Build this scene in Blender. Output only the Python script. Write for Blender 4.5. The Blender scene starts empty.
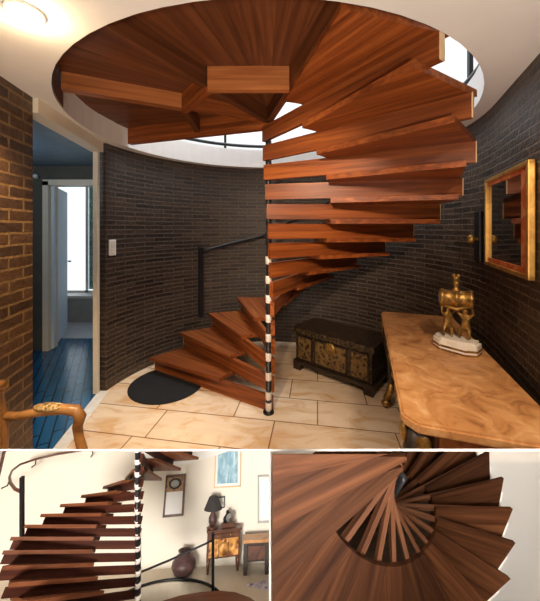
import bpy, bmesh, math, random
from mathutils import Matrix, Vector
random.seed(7)
PI = math.pi
SC = bpy.context.scene
COL = SC.collection
F = 300.0                                   # focal length in pixels of the 540 px wide frame
CAM = Vector((0, 0, 1.5))
def R(d): return math.radians(d)

# ------------------------------------------------------------------ materials
def new_mat(name):
    m = bpy.data.materials.new(name); m.use_nodes = True
    nt = m.node_tree
    return m, nt, nt.nodes['Principled BSDF']
def N(nt, t, **kw):
    n = nt.nodes.new(t)
    for k, v in kw.items(): setattr(n, k, v)
    return n
def ramp(nt, fac, stops):
    r = N(nt, 'ShaderNodeValToRGB')
    els = r.color_ramp.elements
    while len(els) < len(stops): els.new(0.5)
    for e, (p, c) in zip(els, stops):
        e.position = p; e.color = (*c, 1)
    nt.links.new(fac, r.inputs[0])
    return r.outputs[0]
def bump(nt, b, height, strength, dist=0.01):
    n = N(nt, 'ShaderNodeBump'); n.inputs['Strength'].default_value = strength; n.inputs['Distance'].default_value = dist
    nt.links.new(height, n.inputs['Height']); nt.links.new(n.outputs[0], b.inputs['Normal'])
def coords(nt, kind='Object', scale=(1, 1, 1), rot=(0, 0, 0)):
    t = N(nt, 'ShaderNodeTexCoord'); mp = N(nt, 'ShaderNodeMapping')
    mp.inputs['Scale'].default_value = scale; mp.inputs['Rotation'].default_value = rot
    nt.links.new(t.outputs[kind], mp.inputs[0])
    return mp.outputs[0]
def noise(nt, vec, scale=5, detail=4, rough=.55, dist=0):
    n = N(nt, 'ShaderNodeTexNoise')
    for k, v in (('Scale', scale), ('Detail', detail), ('Roughness', rough), ('Distortion', dist)): n.inputs[k].default_value = v
    nt.links.new(vec, n.inputs['Vector'])
    return n.outputs[0]
def plain(name, col, rough=.5, metal=0, vary=.12, nscale=8, bmp=0):
    m, nt, b = new_mat(name)
    f = noise(nt, coords(nt), nscale, 5)
    c = ramp(nt, f, [(.3, tuple(x * (1 - vary) for x in col)), (.7, tuple(min(1, x * (1 + vary)) for x in col))])
    nt.links.new(c, b.inputs['Base Color'])
    b.inputs['Roughness'].default_value = rough; b.inputs['Metallic'].default_value = metal
    if bmp: bump(nt, b, f, bmp)
    return m
def wood(name, dark, mid, light, s=1.0, rough=.38, along='x', spec=.3, tone=.14):
    m, nt, b = new_mat(name)
    sc = {'x': (1.1, 30, 30), 'y': (30, 1.1, 30), 'z': (30, 30, 1.1)}[along]
    v = coords(nt, scale=tuple(k / s for k in sc))
    oi = N(nt, 'ShaderNodeObjectInfo')
    add = N(nt, 'ShaderNodeVectorMath', operation='ADD')
    mul = N(nt, 'ShaderNodeVectorMath', operation='SCALE'); mul.inputs['Scale'].default_value = 40
    comb = N(nt, 'ShaderNodeCombineXYZ')
    for i in range(3): nt.links.new(oi.outputs['Random'], comb.inputs[i])
    nt.links.new(comb.outputs[0], mul.inputs[0]); nt.links.new(v, add.inputs[0]); nt.links.new(mul.outputs[0], add.inputs[1])
    f = noise(nt, add.outputs[0], 1.0, 7, .62, .35)
    c = ramp(nt, f, [(.28, dark), (.5, mid), (.74, light)])
    mr_ = N(nt, 'ShaderNodeMapRange'); mr_.inputs['To Min'].default_value = 1 - tone; mr_.inputs['To Max'].default_value = 1 + tone
    nt.links.new(oi.outputs['Random'], mr_.inputs['Value'])
    tn = N(nt, 'ShaderNodeVectorMath', operation='SCALE')
    nt.links.new(c, tn.inputs[0]); nt.links.new(mr_.outputs[0], tn.inputs['Scale'])
    nt.links.new(tn.outputs[0], b.inputs['Base Color'])
    b.inputs['Roughness'].default_value = rough
    b.inputs['Specular IOR Level'].default_value = spec
    bump(nt, b, f, .12, .003)
    return m
def brick(name, c1, c2, mort, bw=.225, rh=.052, ms=.0055):
    m, nt, b = new_mat(name)
    uv = coords(nt, 'UV')
    wob = noise(nt, uv, 14, 2)
    ad = N(nt, 'ShaderNodeMixRGB', blend_type='LINEAR_LIGHT'); ad.inputs[0].default_value = .006
    nt.links.new(uv, ad.inputs[1]); nt.links.new(wob, ad.inputs[2])
    t = N(nt, 'ShaderNodeTexBrick'); t.offset = .5
    t.inputs['Scale'].default_value = 1; t.inputs['Brick Width'].default_value = bw; t.inputs['Row Height'].default_value = rh
    t.inputs['Mortar Size'].default_value = ms; t.inputs['Mortar Smooth'].default_value = .3; t.inputs['Bias'].default_value = -.1
    t.inputs['Color1'].default_value = (*c1, 1); t.inputs['Color2'].default_value = (*c2, 1); t.inputs['Mortar'].default_value = (*mort, 1)
    nt.links.new(ad.outputs[0], t.inputs['Vector'])
    n2 = noise(nt, uv, 30, 6, .65)
    mx = N(nt, 'ShaderNodeMixRGB', blend_type='MULTIPLY'); mx.inputs[0].default_value = .75
    nt.links.new(t.outputs['Color'], mx.inputs[1])
    nt.links.new(ramp(nt, n2, [(.3, (.45, .42, .4)), (.7, (1.35, 1.3, 1.25))]), mx.inputs[2])
    nt.links.new(mx.outputs[0], b.inputs['Base Color'])
    h = N(nt, 'ShaderNodeMath', operation='MULTIPLY_ADD'); h.inputs[1].default_value = -1.0
    nt.links.new(t.outputs['Fac'], h.inputs[0]); nt.links.new(n2, h.inputs[2])
    bump(nt, b, h.outputs[0], .8, .012)
    b.inputs['Roughness'].default_value = .42
    return m
def tiles(name, c1, c2, mort, bw, rh, ms, rot, vein=None, rough=.25, uv='Object'):
    m, nt, b = new_mat(name)
    v = coords(nt, uv, rot=(0, 0, rot))
    t = N(nt, 'ShaderNodeTexBrick'); t.offset = .37; t.squash = 1.35; t.squash_frequency = 3
    t.inputs['Scale'].default_value = 1; t.inputs['Brick Width'].default_value = bw; t.inputs['Row Height'].default_value = rh
    t.inputs['Mortar Size'].default_value = ms; t.inputs['Mortar Smooth'].default_value = .1
    t.inputs['Color1'].default_value = (*c1, 1); t.inputs['Color2'].default_value = (*c2, 1); t.inputs['Mortar'].default_value = (*mort, 1)
    nt.links.new(v, t.inputs['Vector'])
    out = t.outputs['Color']
    if vein:
        f = noise(nt, coords(nt, uv, scale=(1.5, 3.2, 1), rot=(0, 0, .6)), 2.2, 8, .6, 1.2)
        mx = N(nt, 'ShaderNodeMixRGB', blend_type='MULTIPLY'); mx.inputs[0].default_value = 1
        nt.links.new(out, mx.inputs[1])
        nt.links.new(ramp(nt, f, [(.34, vein), (.5, (.97, .95, .93)), (.75, (1.08, 1.06, 1.04))]), mx.inputs[2])
        out = mx.outputs[0]
    nt.links.new(out, b.inputs['Base Color'])
    b.inputs['Roughness'].default_value = rough
    h = N(nt, 'ShaderNodeMath', operation='MULTIPLY'); h.inputs[1].default_value = -1
    nt.links.new(t.outputs['Fac'], h.inputs[0]); bump(nt, b, h.outputs[0], .4, .004)
    return m
def veined(name, stops, scale=4, rough=.25, metal=0, dist=1.5, bmp=0, s=(1, 1, 1)):
    m, nt, b = new_mat(name)
    f = noise(nt, coords(nt, scale=s), scale, 9, .62, dist)
    nt.links.new(ramp(nt, f, stops), b.inputs['Base Color'])
    b.inputs['Roughness'].default_value = rough; b.inputs['Metallic'].default_value = metal
    if bmp: bump(nt, b, f, bmp, .02)
    return m
def carved(name, dark, gold, scale, s=1.0):
    m, nt, b = new_mat(name)
    v = coords(nt)
    t = N(nt, 'ShaderNodeTexVoronoi'); t.inputs['Scale'].default_value = scale
    nt.links.new(v, t.inputs['Vector'])
    f = noise(nt, v, scale * .45, 4, .6, 1.0)
    mu = N(nt, 'ShaderNodeMath', operation='MULTIPLY'); nt.links.new(t.outputs['Distance'], mu.inputs[0]); nt.links.new(f, mu.inputs[1])
    nt.links.new(ramp(nt, mu.outputs[0], [(.1, dark), (.25, gold), (.5, tuple(x * 1.3 for x in gold))]), b.inputs['Base Color'])
    b.inputs['Roughness'].default_value = .4; b.inputs['Metallic'].default_value = .25
    bump(nt, b, mu.outputs[0], .9, .02 * s)
    return m
def glow(name, col, strength):
    m, nt, b = new_mat(name)
    b.inputs['Base Color'].default_value = (*col, 1)
    b.inputs['Emission Color'].default_value = (*col, 1); b.inputs['Emission Strength'].default_value = strength
    return m

M = {}
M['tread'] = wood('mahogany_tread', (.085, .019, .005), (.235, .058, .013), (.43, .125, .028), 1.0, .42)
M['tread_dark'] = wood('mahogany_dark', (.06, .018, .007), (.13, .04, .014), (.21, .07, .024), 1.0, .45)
M['board'] = wood('mahogany_lit', (.22, .06, .018), (.36, .12, .035), (.48, .18, .06), 1.0, .4)  # tread wood made brighter: light on the lit landing boards put into the colour
M['edge'] = plain('pale_edge', (.72, .5, .27), .5)
M['brick'] = brick('dark_brick', (.066, .043, .028), (.022, .014, .010), (.125, .092, .064), bw=.24, rh=.045)
M['brick_l'] = brick('brick_lamplit', (.10, .052, .026), (.04, .022, .013), (.19, .115, .05), bw=.23, rh=.064, ms=.008)  # same brick as the back wall, warm lamplight put into its colours
M['marble_floor'] = tiles('marble_floor', (.86, .69, .50), (.80, .60, .41), (.30, .17, .09), .66, .33, .005, R(9), vein=(.84, .66, .48))
M['blue_tile'] = tiles('blue_tile', (.012, .085, .19), (.018, .11, .24), (.004, .02, .05), .3, .075, .006, R(62), rough=.2)
M['ceiling'] = plain('ceiling_paint', (.80, .76, .72), .8, vary=.02)
M['white'] = plain('white_paint', (.82, .80, .77), .6, vary=.02)
M['cream'] = plain('cream_paint', (.74, .66, .52), .5, vary=.04)
M['passage'] = plain('passage_wall', (.09, .085, .065), .8)
M['passage_ceiling'] = plain('passage_ceiling', (.16, .24, .31), .6)
M['black'] = plain('black_metal', (.012, .012, .014), .4, .3)
M['mat'] = plain('black_mat', (.006, .006, .007), .95, nscale=60, bmp=.3)
M['collar'] = plain('pale_collar', (.85, .78, .72), .3, .2)
M['gilt'] = veined('gilt', [(.3, (.06, .03, .008)), (.52, (.34, .19, .05)), (.72, (.62, .40, .13))], 22, .38, .7, .5, .25)
M['gold_frame'] = veined('gold_frame', [(.3, (.35, .17, .04)), (.6, (.72, .42, .12))], 9, .38, .6, .5, .2)
M['red_frame'] = veined('red_frame', [(.35, (.42, .07, .02)), (.5, (.62, .16, .05)), (.66, (.75, .45, .2))], 9, .4, .05, 1.5)
M['mirror'] = new_mat('mirror_glass')[0]
_b = M['mirror'].node_tree.nodes['Principled BSDF']; _b.inputs['Metallic'].default_value = 1; _b.inputs['Roughness'].default_value = .04; _b.inputs['Base Color'].default_value = (.55, .5, .46, 1)
M['table_marble'] = veined('table_marble', [(.32, (.27, .105, .036)), (.46, (.50, .235, .085)), (.58, (.60, .31, .125)), (.72, (.72, .47, .25))], 8, .3, 0, 1.1)
M['table_wood'] = veined('table_wood', [(.35, (.12, .035, .014)), (.65, (.26, .085, .032))], 5, .4, 0, .6, 0, (1, 8, 1))
M['dark_wood'] = veined('dark_wood', [(.35, (.012, .007, .004)), (.65, (.04, .022, .012))], 8, .4, 0, .6, 0, (1, 6, 6))
M['carved'] = carved('carved_panel', (.014, .008, .004), (.15, .085, .028), 30)
M['chest'] = carved('chest_carving', (.014, .008, .004), (.055, .032, .014), 34)
M['white_marble'] = veined('white_marble', [(.4, (.78, .72, .63)), (.65, (.88, .84, .78))], 7, .3)
M['chair_wood'] = veined('chair_wood', [(.3, (.13, .05, .014)), (.55, (.32, .15, .045)), (.75, (.46, .25, .09))], 9, .35, 0, .8)
M['pad'] = carved('arm_pad_fabric', (.20, .11, .04), (.45, .30, .13), 60)
M['lamp_glow'] = glow('lamp_glow', (1, .86, .6), 14)
M['sky'] = glow('daylight', (.82, .93, 1.0), 1.15)
M['teal'] = veined('garden_leaves', [(.35, (.05, .22, .2)), (.6, (.35, .55, .5))], 12, .7)
M['grey'] = plain('grey_paint', (.42, .42, .4), .6)
M['pale_blue'] = plain('pale_blue_paint', (.62, .74, .84), .5, vary=.03)
M['pale_floor'] = plain('pale_floor', (.5, .53, .57), .3)

# ------------------------------------------------------------------ mesh builder
class MB:
    def __init__(s): s.bm = bmesh.new()
    def _add(s, vs, fs, T=None, smooth=False):
        bv = [s.bm.verts.new((T @ Vector(v)) if T else v) for v in vs]
        for f in fs:
            try:
                fc = s.bm.faces.new([bv[i] for i in f]); fc.smooth = smooth
            except ValueError: pass
        return bv
    def box(s, x0, x1, y0, y1, z0, z1, T=None, bev=0):
        v = [(x, y, z) for z in (z0, z1) for y in (y0, y1) for x in (x0, x1)]
        f = [(0, 2, 3, 1), (4, 5, 7, 6), (0, 1, 5, 4), (2, 6, 7, 3), (0, 4, 6, 2), (1, 3, 7, 5)]
        if bev:
            b2 = bmesh.new(); bv = [b2.verts.new(p) for p in v]
            for q in f: b2.faces.new([bv[i] for i in q])
            bmesh.ops.bevel(b2, geom=b2.edges[:], offset=bev, segments=2, affect='EDGES', profile=.6)
            b2.verts.index_update()
            s._add([x.co.copy() for x in b2.verts], [[w.index for w in q.verts] for q in b2.faces], T); b2.free()
        else: s._add(v, f, T)
        return s
    def prism(s, poly, z0, z1, T=None, smooth=False):
        n = len(poly)
        v = [(p[0], p[1], z0) for p in poly] + [(p[0], p[1], z1) for p in poly]
        f = [tuple(reversed(range(n))), tuple(range(n, 2 * n))] + [(i, (i + 1) % n, n + (i + 1) % n, n + i) for i in range(n)]
        s._add(v, f, T, smooth); return s
    def lathe(s, prof, n=24, T=None, sx=1, sy=1):
        v = []; f = []
        for r, z in prof:
            for i in range(n):
                a = 2 * PI * i / n; v.append((r * math.cos(a) * sx, r * math.sin(a) * sy, z))
        m = len(prof)
        for j in range(m - 1):
            for i in range(n):
                f.append((j * n + i, j * n + (i + 1) % n, (j + 1) * n + (i + 1) % n, (j + 1) * n + i))
        f.append(tuple(reversed(range(n)))); f.append(tuple(range((m - 1) * n, m * n)))
        s._add(v, f, T, True); return s
    def tube(s, pts, r, n=10, T=None, closed=False):
        pts = [Vector(p) for p in pts]; m = len(pts)
        rs = r if isinstance(r, (list, tuple)) else [r] * m
        v = []; f = []; up = None
        for j, p in enumerate(pts):
            if closed: d = pts[(j + 1) % m] - pts[j - 1]
            else: d = pts[min(j + 1, m - 1)] - pts[max(j - 1, 0)]
            d.normalize()
            if up is None: up = Vector((0, 0, 1)) if abs(d.z) < .9 else Vector((1, 0, 0))
            up = (up - d * up.dot(d)).normalized(); sd = d.cross(up)
            for i in range(n):
                a = 2 * PI * i / n; v.append(p + (up * math.sin(a) + sd * math.cos(a)) * rs[j])
        for j in range(m if closed else m - 1):
            k = (j + 1) % m
            for i in range(n): f.append((j * n + i, j * n + (i + 1) % n, k * n + (i + 1) % n, k * n + i))
        if not closed:
            f.append(tuple(reversed(range(n)))); f.append(tuple(range((m - 1) * n, m * n)))
        s._add(v, f, T, True); return s
    def ball(s, c, r, n=12, T=None, sc=(1, 1, 1)):
        prof = [(max(1e-4, r * math.sin(PI * j / n)), -r * math.cos(PI * j / n)) for j in range(n + 1)]
        TT = Matrix.Translation(c) @ Matrix.Diagonal((*sc, 1))
        s.lathe(prof, n * 2, (T @ TT) if T else TT); return s
    def build(s, name, mat, parent=None, mw=None):
        bmesh.ops.recalc_face_normals(s.bm, faces=s.bm.faces[:])
        me = bpy.data.meshes.new(name); s.bm.to_mesh(me); s.bm.free()
        me.materials.append(mat)
        o = bpy.data.objects.new(name, me); COL.objects.link(o)
        if parent: o.parent = parent
        if mw is not None:
            if parent: o.matrix_basis = mw
            else: o.matrix_world = mw
        return o
def tag(o, label, cat, group=None, kind=None):
    if label: o['label'] = label
    if cat: o['category'] = cat
    if group: o['group'] = group
    if kind: o['kind'] = kind
    return o
def empty(name, label, cat, mw=None, group=None):
    o = bpy.data.objects.new(name, None); COL.objects.link(o); o.empty_display_size = .05
    if mw is not None: o.matrix_world = mw
    return tag(o, label, cat, group)
def struct(o, label=None, cat=None): return tag(o, label, cat, kind='structure')
def TR(x, y, z): return Matrix.Translation((x, y, z))
def RZ(d): return Matrix.Rotation(d, 4, 'Z')
def copy_part(o, parent):
    c = o.copy(); COL.objects.link(c); c.parent = parent
    for ch in list(o.children):
        d = ch.copy(); COL.objects.link(d); d.parent = c
    return c
def strip(name, pts, z0, z1, th, mat, T=None):
    """wall along a plan polyline; the face looks to the LEFT of travel's right (visible side given first); UV in metres"""
    bm = bmesh.new(); uvl = bm.loops.layers.uv.new('UVMap')
    pts = [Vector((p[0], p[1])) for p in pts]; n = len(pts)
    nor = []
    for i in range(n):
        d = pts[min(i + 1, n - 1)] - pts[max(i - 1, 0)]; d.normalize(); nor.append(Vector((d.y, -d.x)))
    L = [0]
    for i in range(1, n): L.append(L[-1] + (pts[i] - pts[i - 1]).length)
    def quad(a, b, c, d, uv):
        f = bm.faces.new([bm.verts.new(x) for x in (a, b, c, d)])
        for l, u in zip(f.loops, uv): l[uvl].uv = u
    back = [pts[i] + nor[i] * th for i in range(n)]
    for i in range(n - 1):
        a, b = pts[i], pts[i + 1]; c, d = back[i], back[i + 1]
        uv = [(L[i], z0), (L[i + 1], z0), (L[i + 1], z1), (L[i], z1)]
        quad((*a, z0), (*b, z0), (*b, z1), (*a, z1), uv)
        quad((*d, z0), (*c, z0), (*c, z1), (*d, z1), uv)
        quad((*a, z1), (*b, z1), (*d, z1), (*c, z1), uv)
    for i in (0, n - 1):
        a, c = pts[i], back[i]
        quad((*a, z0), (*c, z0), (*c, z1), (*a, z1), [(0, z0), (th, z0), (th, z1), (0, z1)])
    bmesh.ops.remove_doubles(bm, verts=bm.verts[:], dist=1e-5)
    bmesh.ops.recalc_face_normals(bm, faces=bm.faces[:])
    me = bpy.data.meshes.new(name); bm.to_mesh(me); bm.free(); me.materials.append(mat)
    o = bpy.data.objects.new(name, me); COL.objects.link(o)
    if T is not None: o.matrix_world = T
    return o
def cut(o, W, co, no):
    """cut a mesh object (world matrix W) with a world plane, keep the side the normal does not point to, close the cut"""
    me = o.data
    inv = W.inverted(); lc = inv @ Vector(co); ln = (W.to_3x3().transposed() @ Vector(no)).normalized()
    ds = [(v.co - lc).dot(ln) for v in me.vertices]
    if not ds or max(ds) < 1e-6: return True
    if min(ds) > -1e-6: return False
    if me.users > 1: me = me.copy(); o.data = me
    bm = bmesh.new(); bm.from_mesh(me)
    r = bmesh.ops.bisect_plane(bm, geom=bm.verts[:] + bm.edges[:] + bm.faces[:], plane_co=lc, plane_no=ln, clear_outer=True)
    ed = [e for e in bm.edges if e.is_boundary]
    if ed: bmesh.ops.holes_fill(bm, edges=ed, sides=0)
    bm.to_mesh(me); bm.free()
    return True
def cut_tree(root, W, planes):
    for ch in list(root.children):
        WW = W @ ch.matrix_basis
        cut_tree(ch, WW, planes)
        if ch.type != 'MESH': continue
        keep = True
        for co, no in planes:
            if not cut(ch, WW, co, no): keep = False; break
        if not keep:
            for g in list(ch.children): bpy.data.objects.remove(g)
            bpy.data.objects.remove(ch)

# ------------------------------------------------------------------ camera
cd = bpy.data.cameras.new('camera'); co = bpy.data.objects.new('camera', cd); COL.objects.link(co)
cd.sensor_fit = 'HORIZONTAL'; cd.sensor_width = 36; cd.lens = 36 * F / 540
cd.shift_y = -(300.5 - 228) / 540; cd.clip_start = .02; cd.clip_end = 60
co.location = CAM; co.rotation_euler = (R(90), 0, 0)
SC.camera = co
def ray(px, py): return Vector(((px - 270) / F, 1, -(py - 228) / F))
def at(px, py, d): return CAM + ray(px, py) * d

# ================================================================== HALL (the large picture)
CX, CY = -.012, 2.44                         # newel / centre of the round opening
RW, RH, ZC = 1.53, 1.428, 2.28
def arc(r, a0, a1, n, cx=CX, cy=CY): return [(cx + r * math.cos(R(a0 + (a1 - a0) * i / n)), cy + r * math.sin(R(a0 + (a1 - a0) * i / n))) for i in range(n + 1)]

# walls
UD = Vector((.36, .933))                    # direction of the right wall
TP = Vector((CX + RW * math.cos(R(-21.2)), CY + RW * math.sin(R(-21.2))))
o = strip('wall_back', list(reversed(arc(RW, -21.2, 168, 60))), 0, ZC, -.12, M['brick']); struct(o, 'curved dark brick wall behind the spiral staircase', 'wall')
o = strip('wall_right', [tuple(TP), tuple(TP - UD * 4.8)], 0, ZC, -.12, M['brick']); struct(o, 'straight dark brick wall on the right, with the framed mirror', 'wall')
def lx(y): return -1.57 - .14 * (y - 2.73)  # line of the left wall
o = strip('wall_left', [(lx(1.79) - .25, 1.79), (lx(1.79), 1.79), (lx(-2.6), -2.6)], 0, ZC, -.02, M['brick_l'])
struct(o, 'brick pier left of the doorway, its brown warmed by painted lamplight', 'wall')
o = MB().box(-1.2, 3, -2.75, -2.6, 0, ZC).build('wall_front', M['white']); struct(o)

# floor
fp = [(-.8, -2.6), (lx(1.2), 1.2), (lx(2.73), 2.73), (-1.7, 3.2), (-1.7, 4.15), (1.75, 4.15), (1.75, -2.6)]
o = MB().prism(fp, -.06, 0).build('floor', M['marble_floor']); struct(o, 'beige pink marble tiled floor', 'floor')
a, b = Vector((lx(1.2), 1.2)), Vector((lx(2.76), 2.76))
o = MB().prism([(a.x, a.y), (a.x + .09, a.y), (b.x + .09, b.y), (b.x, b.y)], 0, .004).build('trim_1', M['white_marble']); struct(o, 'pale marble threshold of the doorway', 'threshold')

# ceiling with the round opening
def holed(name, x0, x1, y0, y1, z0, z1, r, mat, cx=CX, cy=CY, T=None, n=72):
    bm = bmesh.new(); ang = [2 * PI * i / n for i in range(n)]
    for x in (x0, x1):
        for y in (y0, y1): ang.append(math.atan2(y - cy, x - cx) % (2 * PI))
    ang = sorted(ang); ins = []; outs = []
    for a in ang:
        c, s = math.cos(a), math.sin(a); t = 1e9
        if c > 1e-9: t = min(t, (x1 - cx) / c)
        if c < -1e-9: t = min(t, (x0 - cx) / c)
        if s > 1e-9: t = min(t, (y1 - cy) / s)
        if s < -1e-9: t = min(t, (y0 - cy) / s)
        ins.append((cx + r * c, cy + r * s)); outs.append((cx + t * c, cy + t * s))
    k = len(ang)
    V = [[bm.verts.new((*p, z)) for p in ring] for z in (z0, z1) for ring in (ins, outs)]
    for i in range(k):
        j = (i + 1) % k
        for q in ((V[0][i], V[0][j], V[1][j], V[1][i]), (V[2][i], V[3][i], V[3][j], V[2][j]), (V[0][i], V[2][i], V[2][j], V[0][j]), (V[1][i], V[1][j], V[3][j], V[3][i])):
            try: bm.faces.new(q)
            except ValueError: pass
    bmesh.ops.recalc_face_normals(bm, faces=bm.faces[:])
    me = bpy.data.meshes.new(name); bm.to_mesh(me); bm.free(); me.materials.append(mat)
    o = bpy.data.objects.new(name, me); COL.objects.link(o)
    if T is not None: o.matrix_world = T
    return o
o = holed('ceiling', -1.74, 2.7, -2.7, 4.3, ZC, 2.50, RH, M['ceiling']); struct(o, 'white ceiling with the large round stair opening', 'ceiling')

# upper storey seen through the opening
o = strip('wall_upper', list(reversed(arc(2.3, -180, 180, 60))), 2.5, 4.7, -.1, M['white']); struct(o, 'white round wall of the upper storey', 'wall')
o = MB().prism(arc(2.42, 0, 354, 59), 4.7, 4.8).build('ceiling_upper', M['white']); struct(o)
# railing around the upper opening
rl = empty('stairwell_railing', 'dark metal railing around the round opening upstairs', 'railing', TR(CX, CY, 2.5))
MB().tube([(p[0], p[1], .92) for p in arc(1.50, -60, 150, 50, 0, 0)], .018).build('handrail', M['black'], rl)
MB().tube([(p[0], p[1], .06) for p in arc(1.47, -60, 150, 50, 0, 0)], .02).build('bottom_rail', M['black'], rl)
for aa in (-52, -30, -10, 15, 40, 65, 90, 112, 140):
    MB().box(-.014, .014, -.014, .014, 0, .92, TR(1.49 * math.cos(R(aa)), 1.49 * math.sin(R(aa)), 0)).build('baluster', M['black'], rl)

# ---------------------------------------------------------------- spiral stairs
def stair(root, k0, k1, phi0, step, up, Rt, rin, mats, beam_t, plank_frac, off, ext=6, back=.97, strip_=True, nose=1.2, beam=1.0):
    """treads climb clockwise; tread k at angle phi0-k*step, shifted k times by up"""
    up = Vector(up); rise = up.z; pt = rise * plank_frac; n = 5
    stp = math.degrees(step)
    pol = lambda r, a: (r * math.cos(R(a)), r * math.sin(R(a)))
    a0, a1 = nose, -stp - ext
    rb = Rt * (1 - (1 - back) * (stp + ext) / stp)
    poly = [pol(rin, a0 + (a1 - a0) * i / n) for i in range(n + 1)] + [pol(rb, a1), pol(Rt, a0)]
    proto = None
    for k in range(k0, k1 + 1):
        mw = TR(*(up * k)) @ RZ(phi0 - k * step)
        if proto is None:
            t = MB().prism(poly, -pt, 0).build('tread', mats[0], root, mw)
            MB().box(-off * .5, Rt * .992, -off - beam_t / 2, -off + beam_t / 2, -pt - (rise - pt) * beam, -pt).build('riser_beam', mats[1], t)
            if strip_ == 'chord':
                e = .012 * Rt
                pa_, pb_ = Vector(pol(Rt, a0)), Vector(pol(rb, a1)); dv_ = (pb_ - pa_); nv = Vector((-dv_.y, dv_.x)).normalized() * e
                if nv.dot(pa_) < 0: nv = -nv
                q0, q1 = pa_ + dv_ * .25 + nv * .1, pb_ + nv * .1
                q = MB().prism([q0, q1, q1 + nv, q0 + nv], -pt * 2.2, -pt * .02)
                tag(q.build('end_strip', mats[2], t), 'white strip along the outer end', None)
            elif strip_:
                tag(MB().box(Rt * .992, Rt * .996, -off - beam_t * .5, -off + beam_t * .5, -pt - (rise - pt) * beam, -pt).build('end_strip', mats[2], t), 'pale strip on the outer end', None)
            proto = t
        else:
            t = copy_part(proto, root); t.matrix_basis = mw
def along(up): return Vector((0, 0, 1)).rotation_difference(Vector(up)).to_matrix().to_4x4()
RISE = .157; STEP = R(14.8); PHI0 = R(164.8)
st = empty('spiral_staircase', 'mahogany spiral staircase winding up round a black and white newel by dark brick', 'staircase', TR(CX, CY, 0))
stair(st, 1, 15, PHI0, STEP, (0, 0, RISE), 1.405, .50, (M['tread'], M['tread'], M['edge']), .034, .225, .034)
nw = MB().lathe([(.045, 0), (.045, .012), (.020, .02), (.020, 2.9)], 20).build('newel', M['black'], st)
for k in range(0, 15):
    z = k * RISE - .018
    if k == 0: z = .05
    tag(MB().lathe([(.022, -.032), (.0245, -.028), (.0245, .028), (.022, .032)], 20, TR(0, 0, z)).build('collar', M['collar'] if k < 9 else M['black'], nw),  # upper collars black: their shade is put into the colour
        'pale collar' if k < 9 else 'collar painted black for its shade', None)
rail = [(1.40 * math.cos(R(a)), 1.40 * math.sin(R(a)), 1.22 + (125 - a) / 35 * .20 + max(0, 95 - a) * .006) for a in range(125, 15, -5)]
MB().tube(rail, .017).build('handrail', M['black'], st)
MB().box(-.024, .024, -.024, .024, .44, 1.27, TR(1.40 * math.cos(R(125.5)), 1.40 * math.sin(R(125.5)), 0) @ RZ(R(35))).build('rail_post', M['black'], st)

# landing under the upper floor
ld = empty('landing', 'round wooden landing with radial joists overhead at the top of the stairs', 'landing', TR(CX, CY, 2.50))
for i in range(15):
    da = 128.5 / 15; am = -71 - (i + .5) * da; hh = da / 2
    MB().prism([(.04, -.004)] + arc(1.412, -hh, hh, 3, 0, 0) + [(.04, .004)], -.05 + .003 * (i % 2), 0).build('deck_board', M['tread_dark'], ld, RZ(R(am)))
def joist(ang, r0, r1, z0, z1, mat, name='joist', t=.05):
    return MB().box(r0, r1, -t / 2, t / 2, z0, z1).build(name, mat, ld, RZ(R(ang)))
joist(162, -.03, 1.40, -.20, -.045, M['tread'])
joist(205, -.03, .66, -.14, -.045, M['tread'])
joist(205, .64, 1.40, -.15, -.045, M['board'], t=.06)
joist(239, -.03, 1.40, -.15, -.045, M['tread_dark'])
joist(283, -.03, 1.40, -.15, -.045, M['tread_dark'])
def cross(p, q, z0, z1, mat, t=.045):
    p, q = Vector(p), Vector(q); d = q - p
    return MB().box(0, d.length, -t / 2, t / 2, z0, z1).build('trimmer', mat, ld, TR(p.x, p.y, 0) @ RZ(math.atan2(d.y, d.x)))
cross((-.355, -.66), (.125, -.66), -.19, -.05, M['board'])
cross((-.60, -.30), (-.36, -.62), -.18, -.05, M['tread'])
cross((-.62, .20), (-.60, -.27), -.17, -.05, M['tread_dark'])
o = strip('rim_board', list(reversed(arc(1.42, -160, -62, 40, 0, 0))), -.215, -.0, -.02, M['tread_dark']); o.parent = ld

# ---------------------------------------------------------------- doorway and passage on the left
d1 = struct(empty('door_1', 'white framed doorway to the blue tiled passage', 'doorway', TR(lx(2.73), 2.73, 0)))
MB().box(-.03, .012, -.02, .015, 0, 2.21).build('jamb', M['cream'], d1)
vv = Vector((lx(1.79) - lx(2.73), 1.79 - 2.73))
MB().box(0, vv.length, -.05, .05, 2.19, 2.279, RZ(math.atan2(vv.y, vv.x))).build('head', M['cream'], d1)
PY = 3.68
o = MB().prism([(lx(1.0), 1.0), (lx(2.76), 2.76), (-1.75, 3.0), (-1.75, PY + .4), (-4.2, PY + .4), (-4.2, 1.0)], -.06, -.001).build('floor_passage', M['blue_tile']); struct(o, 'shiny blue tiled floor of the passage', 'floor')
o = MB().box(-4.2, -1.66, .8, PY + .3, 2.26, 2.275).build('ceiling_passage', M['passage_ceiling']); struct(o)
o = MB().box(-4.2, -2.74, PY, PY + .12, 0, 2.27).box(-2.74, -1.6, PY, PY + .12, 2.05, 2.27).box(-2.02, -1.6, PY, PY + .12, 0, 2.05).build('wall_passage', M['passage']); struct(o, 'dark passage wall around the far white door', 'wall')
o = MB().box(-4.25, -4.2, .8, PY + .1, 0, 2.3).build('wall_passage_side', M['passage']); struct(o)
d2 = struct(empty('door_2', 'white inner door standing open at the end of the passage', 'door', TR(-2.70, PY, 0)))
MB().box(-.07, .0, -.03, .14, 0, 2.07).box(-.07, .74, -.03, .14, 2.02, 2.09).box(.68, .74, -.03, .14, 0, 2.07).build('frame', M['cream'], d2)
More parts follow.
